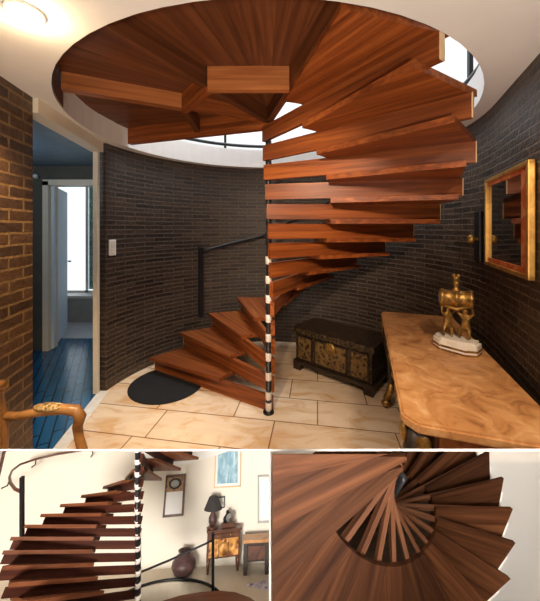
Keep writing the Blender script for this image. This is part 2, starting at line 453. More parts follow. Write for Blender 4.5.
lf = MB().box(.0, .04, .02, .80, .01, 2.02, RZ(R(24))).build('leaf', M['pale_blue'], d2)
MB().tube([(.06, .70, 1.02), (.10, .70, 1.02), (.10, .60, 1.02)], .009, 8, RZ(R(24))).build('handle', M['black'], lf)
o = MB().box(-4.6, -1.7, PY + .4, 5.2, -.06, 0).build('floor_far_room', M['pale_floor']); struct(o)
o = MB().box(-4.6, -1.6, 5.0, 5.1, 0, .43).box(-4.6, -3.75, 5.0, 5.1, .43, 2.4).build('wall_far_room', M['grey']); struct(o)
w1 = struct(empty('window_1', 'bright window of the far room beyond the passage', 'window', TR(-3.2, 5.02, .43)))
MB().box(-.55, .8, 0, .03, 0, 1.9).build('pane', M['sky'], w1)
MB().box(-.55, -.5, -.03, .02, 0, 1.9).box(-.55, .8, -.03, .02, -.04, .03).box(.13, .17, -.03, .02, 0, 1.9).build('frame', M['white'], w1)
o = MB().box(.18, .7, -.012, -.005, .05, 1.85).build('foliage', M['teal'], w1)
sl = empty('window_seat', 'low grey cupboard under the bright window of the far room', 'cupboard', TR(-3.2, 4.78, 0))
MB().box(-.5, .9, 0, .2, 0, .38).build('body', M['grey'], sl); MB().box(-.52, .92, -.02, .21, .38, .42).build('top', M['white'], sl)
o = MB().lathe([(.028, -.02), (.028, .01), (.018, .03)], 14, TR(-2.85, PY - .03, 2.13) @ Matrix.Rotation(R(90), 4, 'X')).build('wall_sensor', M['white']); tag(o, 'small round white sensor high on the dark passage wall', 'sensor')

# ---------------------------------------------------------------- small wall fittings
def on_back(ang, z): return TR(CX + RW * math.cos(R(ang)), CY + RW * math.sin(R(ang)), z) @ RZ(R(ang + 90))   # local -y... x along wall, y into the room
sw = empty('light_switch', 'white double light switch on the curved brick wall beside the doorway', 'switch', on_back(165.3, 1.315))
MB().box(-.042, .042, 0, .012, -.075, .075, bev=.004).build('plate', M['white'], sw)
for z in (-.034, .034): MB().box(-.026, .026, .011, .017, z - .026, z + .026, bev=.002).build('rocker', M['cream'], sw)
WQ = Matrix(((-UD.x, -UD.y, 0, 0), (-UD.y, UD.x, 0, 0), (0, 0, 1, 0), (0, 0, 0, 1)))   # x along the right wall to the viewer, y into the room
def on_right(s, z):
    p = Vector((1.2, 1.33)) + UD * s - Vector((UD.y, -UD.x)) * .006
    return TR(p.x, p.y, z) @ WQ
kb = empty('brass_knob', 'small brass knob on a dark plate left of the framed mirror', 'knob', on_right(.86, 1.42))  # brass knob of unknown use on a dark plate
MB().box(-.07, .07, -.02, .03, -.16, .20, bev=.008).build('plate', M['black'], kb)
MB().lathe([(.012, .02), (.012, .05), (.03, .06), (.034, .075), (.022, .095)], 16, TR(.04, 0, 0) @ Matrix.Rotation(R(-90), 4, 'X')).build('knob', M['gilt'], kb)

# framed mirror
mr = empty('wall_mirror', 'gilt and red framed mirror on the right brick wall', 'mirror', on_right(.36, 1.537))
w, h = .328, .278
MB().box(-w, -w + .030, 0, .028, -h, h, bev=.005).box(w - .026, w, 0, .028, -h, h, bev=.005).box(-w, w, 0, .028, h - .024, h, bev=.005).box(-w, w, 0, .028, -h, -h + .024, bev=.005).build('frame', M['gold_frame'], mr)
tag(MB().box(w - .105, w - .024, .004, .018, -h + .022, h - .022).box(-w + .028, w - .024, .004, .017, -h + .022, -h + .05).box(-w + .028, w - .024, .004, .017, h - .046, h - .022).build('slip', M['red_frame'], mr), 'red mottled inner border', None)
tag(MB().box(-w + .026, w - .10, .005, .010, -h + .046, h - .042).build('glass', M['mirror'], mr), 'mirror glass', None)

# ---------------------------------------------------------------- marble topped table
BL = Vector((.963, 2.60)); uu = Vector((.30, .954)); vvx = Vector((.954, -.30))
TM = Matrix(((uu.x, vvx.x, 0, BL.x), (uu.y, vvx.y, 0, BL.y), (0, 0, 1, 0), (0, 0, 0, 1)))  # local -x towards viewer, y towards wall
LT, DT = 1.555, .545
tb = empty('console_table', 'marble topped console table with gilt mounted legs along the right wall', 'table', TM)
top = [(-.03, 0), (0, .03), (0, DT), (-LT, DT), (-LT, .05), (-LT + .05, 0)]
mb = MB().prism(top, .74, .78)
bmesh.ops.bevel(mb.bm, geom=[e for e in mb.bm.edges], offset=.008, segments=2, affect='EDGES')
mb.build('marble_top', M['table_marble'], tb)
MB().box(-LT + .06, -.05, .034, DT - .03, .57, .739).build('apron', M['table_wood'], tb)
for i, (x, y) in enumerate(((-.07, .07), (-LT + .075, .07), (-.07, DT - .07), (-LT + .075, DT - .07))):
    l = MB().tube([(x, y, .739), (x + (.005 if x > -.5 else -.012), y - .012, .60), (x, y + .004, .40), (x, y + .01, .20), (x, y - .02, .05), (x, y - .035, .0)], [.052, .056, .036, .026, .024, .03], 12).build('leg', M['dark_wood'], tb)
    MB().ball((x - .0, y - .06 if y < .2 else y - .05, .70), .032, 8, None, (1, .5, 1.3)).ball((x, y - .055, .62), .026, 8, None, (.8, .5, 1.6)).build('gilt_mount', M['gilt'], l)
    MB().ball((x - .045, y, .69), .03, 8, None, (.5, 1, 1.3)).ball((x - .045, y, .62), .022, 8, None, (.5, .9, 1.6)).build('gilt_mount', M['gilt'], l)
    MB().ball((x, y - .03, .03), .035, 8, None, (1, 1.3, .85)).tube([(x, y - .03, .06), (x, y - .005, .12), (x, y + .008, .2)], [.03, .03, .027], 10).build('claw_foot', M['gilt'], l)
tag(MB().box(-LT + .05, -LT + .065, .13, DT - .12, .585, .72).build('drawer_front', M['board'], tb), 'red brown panel on the near end', None)
mo = MB()
for q in range(12): mo.ball((-.3 - q * .09, .03, .60 + .016 * math.sin(q * 2.2)), .018, 6, None, (1.8, .45, .9))
mo.build('gilt_garland', M['gilt'], tb)

# ---------------------------------------------------------------- mantel clock on the table
ck = empty('mantel_clock', 'gilt mantel clock with cherubs carrying a drum on a white marble base', 'clock', TR(1.10, 1.775, .781) @ RZ(R(-28)) @ Matrix.Scale(.93, 4))
hexp = lambda s: [(-.125 * s, -.03 * s), (-.07 * s, -.075 * s), (.07 * s, -.075 * s), (.125 * s, -.03 * s), (.125 * s, .05 * s), (-.125 * s, .05 * s)]
bs = MB().prism(hexp(1.0), .008, .062).prism(hexp(.9), .062, .078).build('base', M['white_marble'], ck, RZ(R(-22)))
MB().prism(hexp(1.03), .022, .034).prism(hexp(1.02), .0, .010).build('gilt_band', M['gilt'], bs)
def figure(name, verts, edges, root_i, parent, mat, mw=None):
    me = bpy.data.meshes.new(name); me.from_pydata([v[:3] for v in verts], edges, [])
    o = bpy.data.objects.new(name, me); COL.objects.link(o); o.parent = parent
    if mw is not None: o.matrix_basis = mw
    md = o.modifiers.new('skin', 'SKIN')
    for i, v in enumerate(verts):
        sv = me.skin_vertices[0].data[i]; sv.radius = (v[3], v[3]); sv.use_root = (i == root_i)
    md.use_smooth_shade = True
    s2 = o.modifiers.new('sub', 'SUBSURF'); s2.levels = 1; s2.render_levels = 2
    me.materials.append(mat)
    return o
def cherub(mw, arm):
    v = [(0, 0, .085, .019), (0, .002, .115, .021), (0, .004, .14, .020), (0, 0, .158, .010), (0, -.006, .178, .020), (0, -.004, .192, .014),
         (-.018, -.004, .07, .014), (-.03, -.016, .045, .011), (-.026, .004, .02, .008), (-.028, -.014, .012, .007),
         (.018, 0, .068, .014), (.022, -.012, .038, .011), (.02, 0, .014, .008), (.02, -.018, .008, .007),
         (-.024, 0, .146, .010), (-.042, -.006, .165, .008), (-.036 * arm, -.004, .20, .007),
         (.024, 0, .146, .010), (.044, 0, .165, .008), (.034, 0, .205, .007)]
    e = [(0, 1), (1, 2), (2, 3), (3, 4), (4, 5), (0, 6), (6, 7), (7, 8), (8, 9), (0, 10), (10, 11), (11, 12), (12, 13), (2, 14), (14, 15), (15, 16), (2, 17), (17, 18), (18, 19)]
    return figure('cherub', v, e, 0, ck, M['gilt'], mw)
cherub(TR(-.045, .0, .076) @ RZ(R(25)), 1.0)
cherub(TR(.05, -.012, .076) @ RZ(R(-20)), .8)
DM = TR(0, 0, .325) @ Matrix.Rotation(R(90), 4, 'Y')
dr = MB().lathe([(.045, -.092), (.058, -.088), (.058, -.070), (.052, -.064), (.052, -.01), (.056, -.006), (.056, .006), (.052, .01), (.052, .064), (.058, .070), (.058, .088), (.045, .092)], 28, DM).build('drum', M['gilt'], ck)
tag(MB().lathe([(.043, -.0945), (.0, -.0946)], 24, DM).build('dial', M['white_marble'], dr), 'pale dial', None)
MB().lathe([(.03, .372), (.022, .384), (.012, .395), (.016, .41), (.022, .425), (.012, .44)], 14).build('urn', M['gilt'], ck)
MB().ball((0, 0, .452), .019, 8).ball((-.012, 0, .47), .012, 6).ball((.012, 0, .468), .012, 6).build('finial', M['gilt'], ck)
MB().ball((-.07, 0, .285), .016, 6).ball((.07, 0, .285), .016, 6).tube([(-.07, -.02, .285), (0, -.03, .262), (.07, -.02, .285)], .012, 8).build('garland', M['gilt'], ck)

# ---------------------------------------------------------------- carved chest
ca, cb = Vector((.25, 3.21)), Vector((.912, 2.647)); dx = (cb - ca); LC = dx.length; dx.normalize(); dy = Vector((-dx.y, dx.x))
CM = Matrix(((dx.x, dy.x, 0, ca.x), (dx.y, dy.y, 0, ca.y), (0, 0, 1, 0), (0, 0, 0, 1)))
ch = empty('carved_chest', 'dark carved wooden chest with gilded front panels under the stairs', 'chest', CM)
MB().box(.02, LC - .02, .02, .42, .10, .38, bev=.004).build('body', M['chest'], ch)
ld_ = MB().box(-.015, LC + .015, -.015, .44, .385, .445, bev=.01).build('lid', M['chest'], ch)
MB().box(0, LC, -.005, .43, .06, .10, bev=.006).build('plinth', M['dark_wood'], ch)
for x in (.0, LC - .09):
    for y in (.0, .34): MB().prism([(x, y), (x + .09, y), (x + .08, y + .08), (x + .01, y + .08)], 0, .06).build('foot', M['dark_wood'], ch)
for x0, x1 in ((.06, .215), (.27, LC - .27), (LC - .215, LC - .06)):
    p = MB().box(x0, x1, .002, .024, .13, .35, bev=.004).build('front_panel', M['carved'], ch)
    MB().box(x0 - .012, x1 + .012, .008, .022, .118, .13).box(x0 - .012, x1 + .012, .008, .022, .35, .362).box(x0 - .012, x0, .008, .022, .12, .36).box(x1, x1 + .012, .008, .022, .12, .36).build('moulding', M['dark_wood'], p)
MB().lathe([(.058, 0), (.058, .006), (.045, .012), (.02, .014)], 22, TR(LC / 2, .004, .32) @ Matrix.Rotation(R(90), 4, 'X')).build('lock_plate', M['gilt'], ch)

# ---------------------------------------------------------------- round mat, ceiling lamp
o = MB().lathe([(.345, 0), (.345, .006), (.335, .010), (0.001, .011)], 48, TR(-.99, 2.885, 0.001)).build('round_mat', M['mat']); tag(o, 'round black mat on the marble floor at the foot of the stairs', 'mat')
lp = empty('ceiling_spotlight', 'recessed round spotlight glowing in the white ceiling at the upper left', 'lamp', TR(-.885, 1.083, ZC))
MB().lathe([(.062, 0), (.062, -.008), (.05, -.010), (.046, 0)], 28).build('ring', M['white'], lp)
MB().lathe([(.046, -.002), (.0005, -.0021)], 24).build('lens', M['lamp_glow'], lp)

# ---------------------------------------------------------------- armchair at the left edge
ac = empty('armchair', 'carved gilt wood armchair cut off by the left edge', 'chair', TR(-1.23, 1.12, 0))
def both(fn):
    for s in (1, -1): fn(s)
W2 = .26
MB().tube([(0, W2 - .02, .0), (.0, W2 - .01, .40), (.0, W2, .62), (-.02, W2, .74), (.01, W2, .78)], [.02, .027, .024, .02, .016], 12).build('back_stile', M['chair_wood'], ac)
MB().tube([(0, -W2 + .02, .0), (.0, -W2 + .01, .40), (.0, -W2, .62), (-.02, -W2, .74), (.01, -W2, .78)], [.02, .027, .024, .02, .016], 12).build('back_stile', M['chair_wood'], ac)
MB().tube([(.0, y, .78 + .05 * math.cos(y / W2 * PI / 2)) for y in [W2 * (i / 6 - 1) for i in range(13)]], .022, 10).build('crest_rail', M['chair_wood'], ac)
MB().box(-.02, .02, -W2 + .03, W2 - .03, .47, .76, bev=.008).build('back_pad', M['pad'], ac)
def armf(s):
    y = s * W2
    a = MB().tube([(.0, y, .635), (.06, y + s * .01, .628), (.17, y + s * .02, .645), (.27, y + s * .02, .655), (.325, y + s * .02, .648), (.345, y + s * .02, .62), (.335, y + s * .015, .575), (.345, y + s * .01, .53), (.37, y, .47), (.38, y, .42)], [.019, .018, .02, .022, .026, .026, .022, .02, .022, .024], 12).build('arm', M['chair_wood'], ac)
    MB().ball((.20, y + s * .02, .665), .05, 10, None, (1.5, .55, .35)).build('arm_pad', M['pad'], a)
    MB().tube([(.42, s * (W2 - .03), .40), (.44, s * (W2 - .02), .30), (.41, s * (W2 - .04), .12), (.42, s * (W2 - .03), .0)], [.03, .032, .018, .022], 10).build('front_leg', M['chair_wood'], ac)
both(armf)
MB().box(-.02, .46, -W2 + .01, W2 - .01, .34, .41, bev=.01).build('seat_rail', M['chair_wood'], ac)
MB().box(.01, .45, -W2 + .03, W2 - .03, .40, .46, bev=.02).build('seat', M['pad'], ac)

# ================================================================== the two framed model rooms below
# common white boards: a sloping lid over both rooms and the upright board between them
def lid_pt(px, d): return at(px, 450, d)
LIDN = (ray(0, 450).cross(ray(270, 450))).normalized()
if LIDN.z < 0: LIDN = -LIDN
th = LIDN * .0009
def slab(name, pts, off, mat):
    mb = MB(); n = len(pts)
    vs = [p + off for p in pts] + [p - off for p in pts]
    mb._add(vs, [tuple(range(n)), tuple(range(n, 2 * n))] + [(i, (i + 1) % n, n + (i + 1) % n, n + i) for i in range(n)])
    return mb.build(name, mat)
D0 = .40
o = slab('trim_2', [lid_pt(-30, D0), lid_pt(272, D0), lid_pt(272, 1.02), lid_pt(-30, 1.10)], th, M['white']); struct(o, 'thin white board above the lower left picture', 'board')
o = slab('trim_3', [lid_pt(270, .3), lid_pt(570, .3), lid_pt(570, .87), lid_pt(270, .87)], th, M['white']); struct(o, 'thin white board above the lower right picture', 'board')
dv = [at(270, 450, D0), at(270, 450, 1.0), at(270, 640, .86), at(270, 640, D0)]
o = slab('trim_4', dv, Vector((.0013, 0, 0)), M['white']); struct(o, 'thin white upright board between the two lower pictures', 'board')
PL_TOP = (at(270, 451, 1), (Vector(LIDN)))            # keep below the lid
PL_LEFT = (Vector((-.002, 0, 0)), Vector((1, 0, 0)))  # keep left of the divider
PL_RIGHT = (Vector((.002, 0, 0)), Vector((-1, 0, 0)))
def frame(hx, hy, w=(0, 0, 0)):
    y = ray(hx, hy).normalized(); z = Vector((0, 0, 1)); z = (z - y * z.dot(y)).normalized(); x = y.cross(z)
    m = Matrix((x, y, z)).transposed()
    wv = Vector(w)
    if wv.length > 1e-9: m = m @ Matrix.Rotation(wv.length, 3, wv)
    return m

# ---------------------------------------------------------------- lower left room
M['ll_wall'] = plain('room_wall', (.86, .80, .70), .8, vary=.015)
M['ll_floor'] = veined('room_floor', [(.35, (.62, .52, .38)), (.65, (.74, .66, .54))], 6, .35)
SL = .2
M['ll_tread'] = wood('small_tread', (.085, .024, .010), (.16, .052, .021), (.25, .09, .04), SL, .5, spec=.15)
M['ll_riser'] = wood('small_riser_backlit', (.028, .008, .005), (.055, .016, .009), (.09, .028, .015), SL, .6, spec=.08)  # darker than the treads: backlit shade put into the riser colour
M['ll_pot'] = veined('pot_clay', [(.35, (.06, .03, .03)), (.65, (.13, .065, .06))], 60, .45)
M['marquetry'] = carved('marquetry', (.20, .06, .015), (.62, .30, .08), 90, .2)
M['ll_wood'] = veined('small_red_wood', [(.35, (.07, .025, .015)), (.65, (.16, .06, .03))], 40, .35)
M['shade'] = plain('shade_fabric', (.045, .04, .04), .8)
M['sea'] = veined('blue_print', [(.35, (.13, .30, .42)), (.55, (.30, .48, .58)), (.7, (.62, .74, .78))], 14, .6, 0, .8, 0, (6, 1, 2))
M['rug'] = carved('rug_pattern', (.12, .08, .26), (.62, .56, .62), 90, .1)
M['oval'] = carved('painted_panel', (.10, .045, .02), (.36, .20, .10), 120, .1)
M['paper'] = plain('pale_paper', (.80, .78, .74), .6, vary=.05)
M['bright_glass'] = plain('pale_reflection', (.93, .92, .90), .25, 0, .02)  # bright reflection of the room painted as the glass colour

LM = frame(255, 385); LW = Matrix.Translation(CAM) @ LM.to_4x4()
YW = 1.10
def lr_(px, py): return LM.transposed() @ ray(px, py)
def lat(px, py, Y): v = lr_(px, py); return v * (Y / v.y)
HF = -lat(215, 566, YW).z
def lfl(px, py): v = lr_(px, py); return v * (-HF / v.z)
def lput(p, yaw=0, hub=None):
    if hub is None: return LW @ Matrix.Translation(p) @ RZ(yaw)
    return Matrix.Translation(LW @ Vector(p)) @ frame(*hub).to_4x4() @ RZ(yaw)

# wall and floor
o = MB().box(-.75, .3, YW, YW + .012, -HF - .02, .5).build('wall_small_room', M['ll_wall'], None, LW)
for pl in (PL_TOP, PL_LEFT): cut(o, LW, *pl)
struct(o, 'cream white wall of the lower left picture', 'wall')
WC = lfl(158, 621); WR = .135                      # centre of the round stairwell in that floor
o = holed('floor_small_room', -.75, .3, WC.y - .3, YW + .005, -.012, 0, WR, M['ll_floor'], WC.x, WC.y, None, 48)
o.matrix_world = LW @ TR(0, 0, -HF)
for pl in (PL_LEFT,): cut(o, LW @ TR(0, 0, -HF), *pl)
struct(o, 'pale floor of the lower left picture with a round stairwell', 'floor')
wc = empty('stairwell_curb', 'dark rimmed round stairwell sunk in the pale floor behind the dark post', 'stairwell', lput((WC.x, WC.y, -HF)))
MB().tube([(p[0], p[1], .004) for p in arc(WR, 0, 352.5, 47, 0, 0)], .0028, 8, None, True).build('rim', M['black'], wc)
mbx = MB(); mbx._add([(*p, z) for z in (0, -.03) for p in arc(WR - .0005, 0, 352.5, 47, 0, 0)], [(i, (i + 1) % 48, 48 + (i + 1) % 48, 48 + i) for i in range(48)])
tag(mbx.build('lining', M['ll_floor'], wc), 'tan inner lining', None)
tag(MB().prism(arc(WR - .0005, 0, 352.5, 47, 0, 0), -.035, -.03).build('bottom', M['black'], wc), 'black disc painting the dark depth of the well', None)  # black disc stands for the darkness down the open well

# staircase
RS = .2
SM = frame(138, 525, (-.0214, .2932, 0))
SW = Matrix.Translation(CAM + ray(138, 548.99).normalized() * (3.9702 * RS)) @ SM.to_4x4()
UP2 = SM.transposed() @ Vector((0, 0, .1065 * RS))
s2 = empty('spiral_staircase', 'brown open spiral stairs against a cream wall in the lower left picture', 'staircase', SW)
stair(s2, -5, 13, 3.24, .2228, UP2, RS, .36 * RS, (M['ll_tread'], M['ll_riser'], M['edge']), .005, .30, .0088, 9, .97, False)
nn = MB().lathe([(.0048, -.14), (.0048, .34)], 16).build('newel', M['black'], s2, along(UP2))
first = None
for k in range(-6, 14):
    mb_ = TR(0, 0, k * UP2.length + .004)
    if first is None:
        first = MB().lathe([(.0050, -.0042), (.0056, -.0038), (.0056, .0038), (.0050, .0042)], 16).build('collar', M['collar'], nn, mb_); tag(first, 'pale collar', None)
    else:
        c = first.copy(); COL.objects.link(c); c.parent = nn; c.matrix_basis = mb_
cut_tree(s2, SW, (PL_TOP, PL_LEFT))
# left post and curling wall handrail
PD_ = .52
o = MB().box(-.0026, .0026, -.0026, .0026, at(22, 640, PD_).z, at(22, 477, PD_).z, TR(at(22, 540, PD_).x, PD_, 0)).build('newel_post', M['black'])
tag(o, 'tall dark metal post at the left side of the lower left stairs', 'post')
hr = empty('wall_handrail', 'curling dark handrail bracketed to the cream wall above the lower left stairs', 'handrail')
path = [(22, 492, .73), (15, 489, .78), (10.5, 483, .86), (9.5, 477, .93), (12, 470.5, 1.0), (20, 464.5, 1.045), (36, 459, 1.065), (58, 454, 1.075), (78, 451, 1.08), (100, 447, 1.085)]
def law(x, y, Y): return LW @ lat(x, y, Y)
MB().tube([law(*p) for p in path], .0027, 10).build('rail', M['ll_wood'], hr)
for (x, y, Y, x2) in ((36, 459, 1.065, 32), (9.5, 480, .935, 2), (92, 448.5, 1.082, 91)):
    a, b = law(x, y, Y), law(x2, y + 8, Y + .006)
    MB().tube([a, (a + b) / 2 + Vector((.004, 0, -.004)), b, law(x2, y + 8.5, YW - .001)], .0015, 8).build('bracket', M['black'], hr)
cut_tree(hr, Matrix(), (PL_TOP,))
# post and rail beside the stairwell
pb = LW @ lfl(213, 592)
rp = empty('rail_post', 'slim dark post with a sloping handrail in front of the small cabinet', 'post', TR(*pb))
MB().box(-.0028, .0028, -.0028, .0028, 0, at(213, 533, pb.y).z - pb.z).build('post', M['black'], rp)
MB().tube([at(213, 540, pb.y) - pb, at(205, 544, pb.y - .004) - pb, at(170, 560, pb.y - .02) - pb, at(141, 572, pb.y - .035) - pb], .0019, 8).build('handrail', M['black'], rp)

# white curved fascia and wooden edge at the upper right of the stairs
mf = MB()
pa = [(140, 467, .94), (165, 467.5, .98), (185, 464, 1.02), (205, 459, 1.05), (225, 452.5, 1.07), (240, 446, 1.085)]
lo = [law(*p) for p in pa]; n = len(lo)
hi = [p + LM @ Vector((0, 0, .07)) for p in lo]; bk = [p + Vector((.002, .006, 0)) for p in lo]; bkh = [p + Vector((.002, .006, 0)) for p in hi]
fs = []
for i in range(n - 1):
    for A, B in ((0, n), (n, 3 * n), (3 * n, 2 * n), (2 * n, 0)): fs.append((A + i, A + i + 1, B + i + 1, B + i))
fs += [(0, n, 3 * n, 2 * n), (n - 1, 2 * n - 1, 4 * n - 1, 3 * n - 1)]
mf._add(lo + hi + bk + bkh, fs)
o = mf.build('trim_5', M['white']); cut(o, Matrix(), *PL_TOP); struct(o, 'white curved edge of the stair opening at the top of the lower left picture', 'trim')

# wooden curved tread in the right foreground
ct = [lfl(*p) for p in ((162, 601), (180, 595.5), (200, 592), (220, 590.6), (235, 592), (250, 597.5), (262, 606), (262, 640), (162, 640))]
zt = .02
s_ = (HF - zt) / HF
o = MB().prism([(p.x * s_, p.y * s_) for p in ct], -HF + zt - .012, -HF + zt).build('curved_step', M['ll_tread'], None, LW); cut(o, LW, *PL_LEFT)
tag(o, 'rounded wooden step at the bottom edge of the lower left picture', 'step')

# cabinet with marquetry front
FLp, FRp = lfl(205.5, 576), lfl(239.5, 576); dd = FRp - FLp; WCb = dd.length; yaw = R(9)
HB = lat(207, 531, FLp.y).z + HF; DB = .028
CABM = lput(FLp, yaw)
cb_ = empty('marquetry_cabinet', 'small cabinet on thin legs with orange marquetry doors under the table lamp', 'cabinet', CABM)
LEGH = HB * .34
MB().box(0, WCb, 0, DB, LEGH, HB - .004).build('body', M['ll_wood'], cb_)
MB().box(-.003, WCb + .003, -.003, DB, HB - .004, HB, bev=.001).build('top', M['ll_wood'], cb_)
dw = MB().box(.004, WCb - .004, -.003, .002, HB * .80, HB - .008).build('drawer', M['ll_wood'], cb_)
MB().ball((WCb * .3, -.005, HB * .88), .0028, 6).ball((WCb * .7, -.005, HB * .88), .0028, 6).build('pull', M['gilt'], dw)
for q in range(3): MB().box(.004 + q * (WCb - .008) / 3 + .001, .004 + (q + 1) * (WCb - .008) / 3 - .001, -.003, .002, LEGH + .004, HB * .79).build('door', M['marquetry'], cb_)
tag(MB().lathe([(.013, 0), (.013, .002), (.008, .004)], 18, TR(WCb * .5, -.003, (LEGH + HB * .8) / 2) @ Matrix.Rotation(R(90), 4, 'X')).build('medallion', M['marquetry'], cb_), 'round marquetry medallion', None)
for x in (.005, WCb - .005):
    for y in (.005, DB - .006): MB().tube([(x, y, LEGH + .004), (x, y, LEGH * .5), (x, y, 0)], [.005, .004, .0025], 8).build('leg', M['ll_wood'], cb_)
# lamp, clock on the cabinet
kx = WCb / 33.
def cabp(px, back): return CABM @ TR((px - 207) * kx, back, HB)
lm_ = empty('table_lamp', 'table lamp with a dark shade and clay base on the small cabinet', 'lamp', cabp(211.5, DB * .45))
LS = (lat(211, 499, FLp.y + .025) - lat(211, 531, FLp.y + .025)).length
MB().lathe([(.2 * LS * .9, 0), (.2 * LS * .9, .05 * LS), (.10 * LS, .08 * LS)], 18).build('foot', M['ll_wood'], lm_)
MB().lathe([(.08 * LS, .08 * LS), (.16 * LS, .2 * LS), (.165 * LS, .34 * LS), (.09 * LS, .48 * LS), (.06 * LS, .56 * LS), (.06 * LS, .64 * LS)], 20).build('base', M['ll_pot'], lm_)
MB().lathe([(.375 * LS, .60 * LS), (.36 * LS, .62 * LS), (.19 * LS, .98 * LS), (.15 * LS, 1.0 * LS)], 28).build('lamp_shade', M['shade'], lm_)
c2 = empty('table_clock', 'small dark figure clock with a white dial beside the table lamp', 'clock', cabp(227.5, DB * .4))
q = LS / 32.
MB().box(-8.5 * q, 8.5 * q, -3 * q, 3 * q, 0, 4.5 * q, bev=.6 * q).build('base', M['ll_wood'], c2)
MB().ball((1.5 * q, 0, 9.5 * q), 4.6 * q, 8, None, (1, .6, 1)).ball((-3 * q, 0, 8 * q), 3.5 * q, 8, None, (1, .7, 1)).ball((-1 * q, 0, 14.5 * q), 2.2 * q, 8).tube([(-4.5 * q, 0, 5 * q), (-3 * q, 0, 10 * q), (-1 * q, 0, 14 * q)], [2.2 * q, 2 * q, 1.4 * q], 8).build('case', M['black'], c2)
MB().lathe([(3.0 * q, 0), (3.0 * q, .8 * q), (.01, .9 * q)], 18, TR(2 * q, -2.6 * q, 9.5 * q) @ Matrix.Rotation(R(90), 4, 'X')).build('dial', M['paper'], c2)
# bench on the right
B0, B1 = lfl(243, 576), lfl(268, 578)
bh = lat(243, 540, B0.y).z + HF; bw_ = lat(281, 577, B0.y).x - B0.x
bn = empty('side_table', 'dark side table with a tan top right of the small cabinet', 'table', lput((B0.x, B0.y, -HF)))
bd = .034
MB().box(-.002, bw_, -.003, bd, bh - .006, bh, bev=.001).build('top', M['table_marble'], bn)
MB().box(.004, bw_ - .004, .004, bd - .004, bh * .35, bh - .006).build('body', M['dark_wood'], bn)
tag(MB().box(.012, bw_ - .02, .001, .006, bh * .42, bh - .012).build('panel', M['ll_wood'], bn), 'brown front panel', None)
for x in (.0, (lat(265, 577, B0.y).x - B0.x)): 
    for y in (.0, bd - .012): MB().box(x, x + .010, y, y + .010, 0, bh - .006).build('leg', M['dark_wood'], bn)
cut_tree(bn, lput((B0.x, B0.y, -HF)), (PL_LEFT,))
# pot
P0 = lfl(183, 575); ph = lat(183, 550, P0.y).z + HF; pr = (lat(195, 565, P0.y).x - lat(171, 565, P0.y).x) / 2
o = MB().lathe([(pr * .45, 0), (pr * .75, ph * .1), (pr, ph * .38), (pr * .96, ph * .55), (pr * .7, ph * .75), (pr * .42, ph * .86), (pr * .42, ph * .92), (pr * .56, ph), (pr * .46, ph), (pr * .34, ph * .9), (pr * .2, ph * .7)], 30, TR(0, 0, 0)).build('clay_pot', M['ll_pot'], None, lput(P0)); tag(o, 'large dark round clay pot on the floor below the wall mirror', 'pot')
# wall pieces
def wallpiece(name, label, cat, x0, y0, x1, y1, fw, fmat, imat, inner='picture', mat_w=0, th_=.008):
    cx_, cy_ = (x0 + x1) / 2, (y0 + y1) / 2
    c = lat(cx_, cy_, YW - .0005); up_ = lat(cx_, cy_ - 5, YW) - lat(cx_, cy_ + 5, YW)
    w = (lat(x1, cy_, YW) - lat(x0, cy_, YW)).length / 2 * .985; h = up_.length * (y1 - y0) / 20
    mw = LW @ Matrix.Translation(c) @ Matrix.Rotation(math.atan2(up_.x, up_.z) * .25, 4, 'Y')
    e = empty(name, label, cat, mw, 'framed pictures on the cream wall' if name == 'framed_picture' else None)
    MB().box(-w, -w + fw, -th_, 0, -h, h).box(w - fw, w, -th_, 0, -h, h).box(-w, w, -th_, 0, h - fw, h).box(-w, w, -th_, 0, -h, -h + fw).build('frame', fmat, e)
    if mat_w: MB().box(-w + fw, w - fw, -th_ * .4, 0, -h + fw, h - fw).build('mount', M['paper'], e)
    MB().box(-w + fw + mat_w, w - fw - mat_w, -th_ * .55, 0, -h + fw + mat_w, h - fw - mat_w).build(inner, imat, e)
    return e, w, h, mw
e, w, h, mw = wallpiece('trumeau_mirror', 'narrow wood framed mirror with an oval medallion panel on the cream wall', 'mirror', 165, 474, 185, 515, .0045, M['ll_wood'], M['bright_glass'], 'glass')
pnl = MB().box(-w + .004, w - .004, -.007, 0, h * .18, h - .004).build('upper_panel', M['oval'], e)
MB().lathe([(w * .62, 0), (w * .62, .002), (w * .5, .0035)], 24, TR(0, -.007, h * .58) @ Matrix.Rotation(R(90), 4, 'X'), 1, .72).build('medallion', M['shade'], pnl)
MB().lathe([(w * .42, 0), (w * .42, .001), (w * .2, .002)], 24, TR(0, -.010, h * .58) @ Matrix.Rotation(R(90), 4, 'X'), 1, .72).build('painting', M['grey'], pnl)
e, w, h, mw = wallpiece('framed_picture', 'blue seascape picture in a white frame at the top of the wall', 'picture', 215, 440, 241, 486, .002, M['edge'], M['sea'], 'picture', .0065)
cut_tree(e, mw, (PL_TOP,))
wallpiece('framed_picture', 'tiny dark framed print right above the small clock', 'picture', 216.5, 496, 225, 507, .0018, M['black'], M['paper'], 'print')
e, w, h, mw = wallpiece('framed_picture', 'pale framed picture at the right edge of the lower left picture', 'picture', 257.5, 474, 279, 521, .0035, M['grey'], M['pale_blue'], 'picture', .006)
cut_tree(e, mw, (PL_LEFT,))
e, w, h, mw = wallpiece('framed_picture', 'dark framed picture cut off by the upper left corner of the lower left picture', 'picture', -14, 440, 4.5, 476, .004, M['ll_wood'], M['grey'], 'picture')
cut_tree(e, mw, (PL_TOP,))
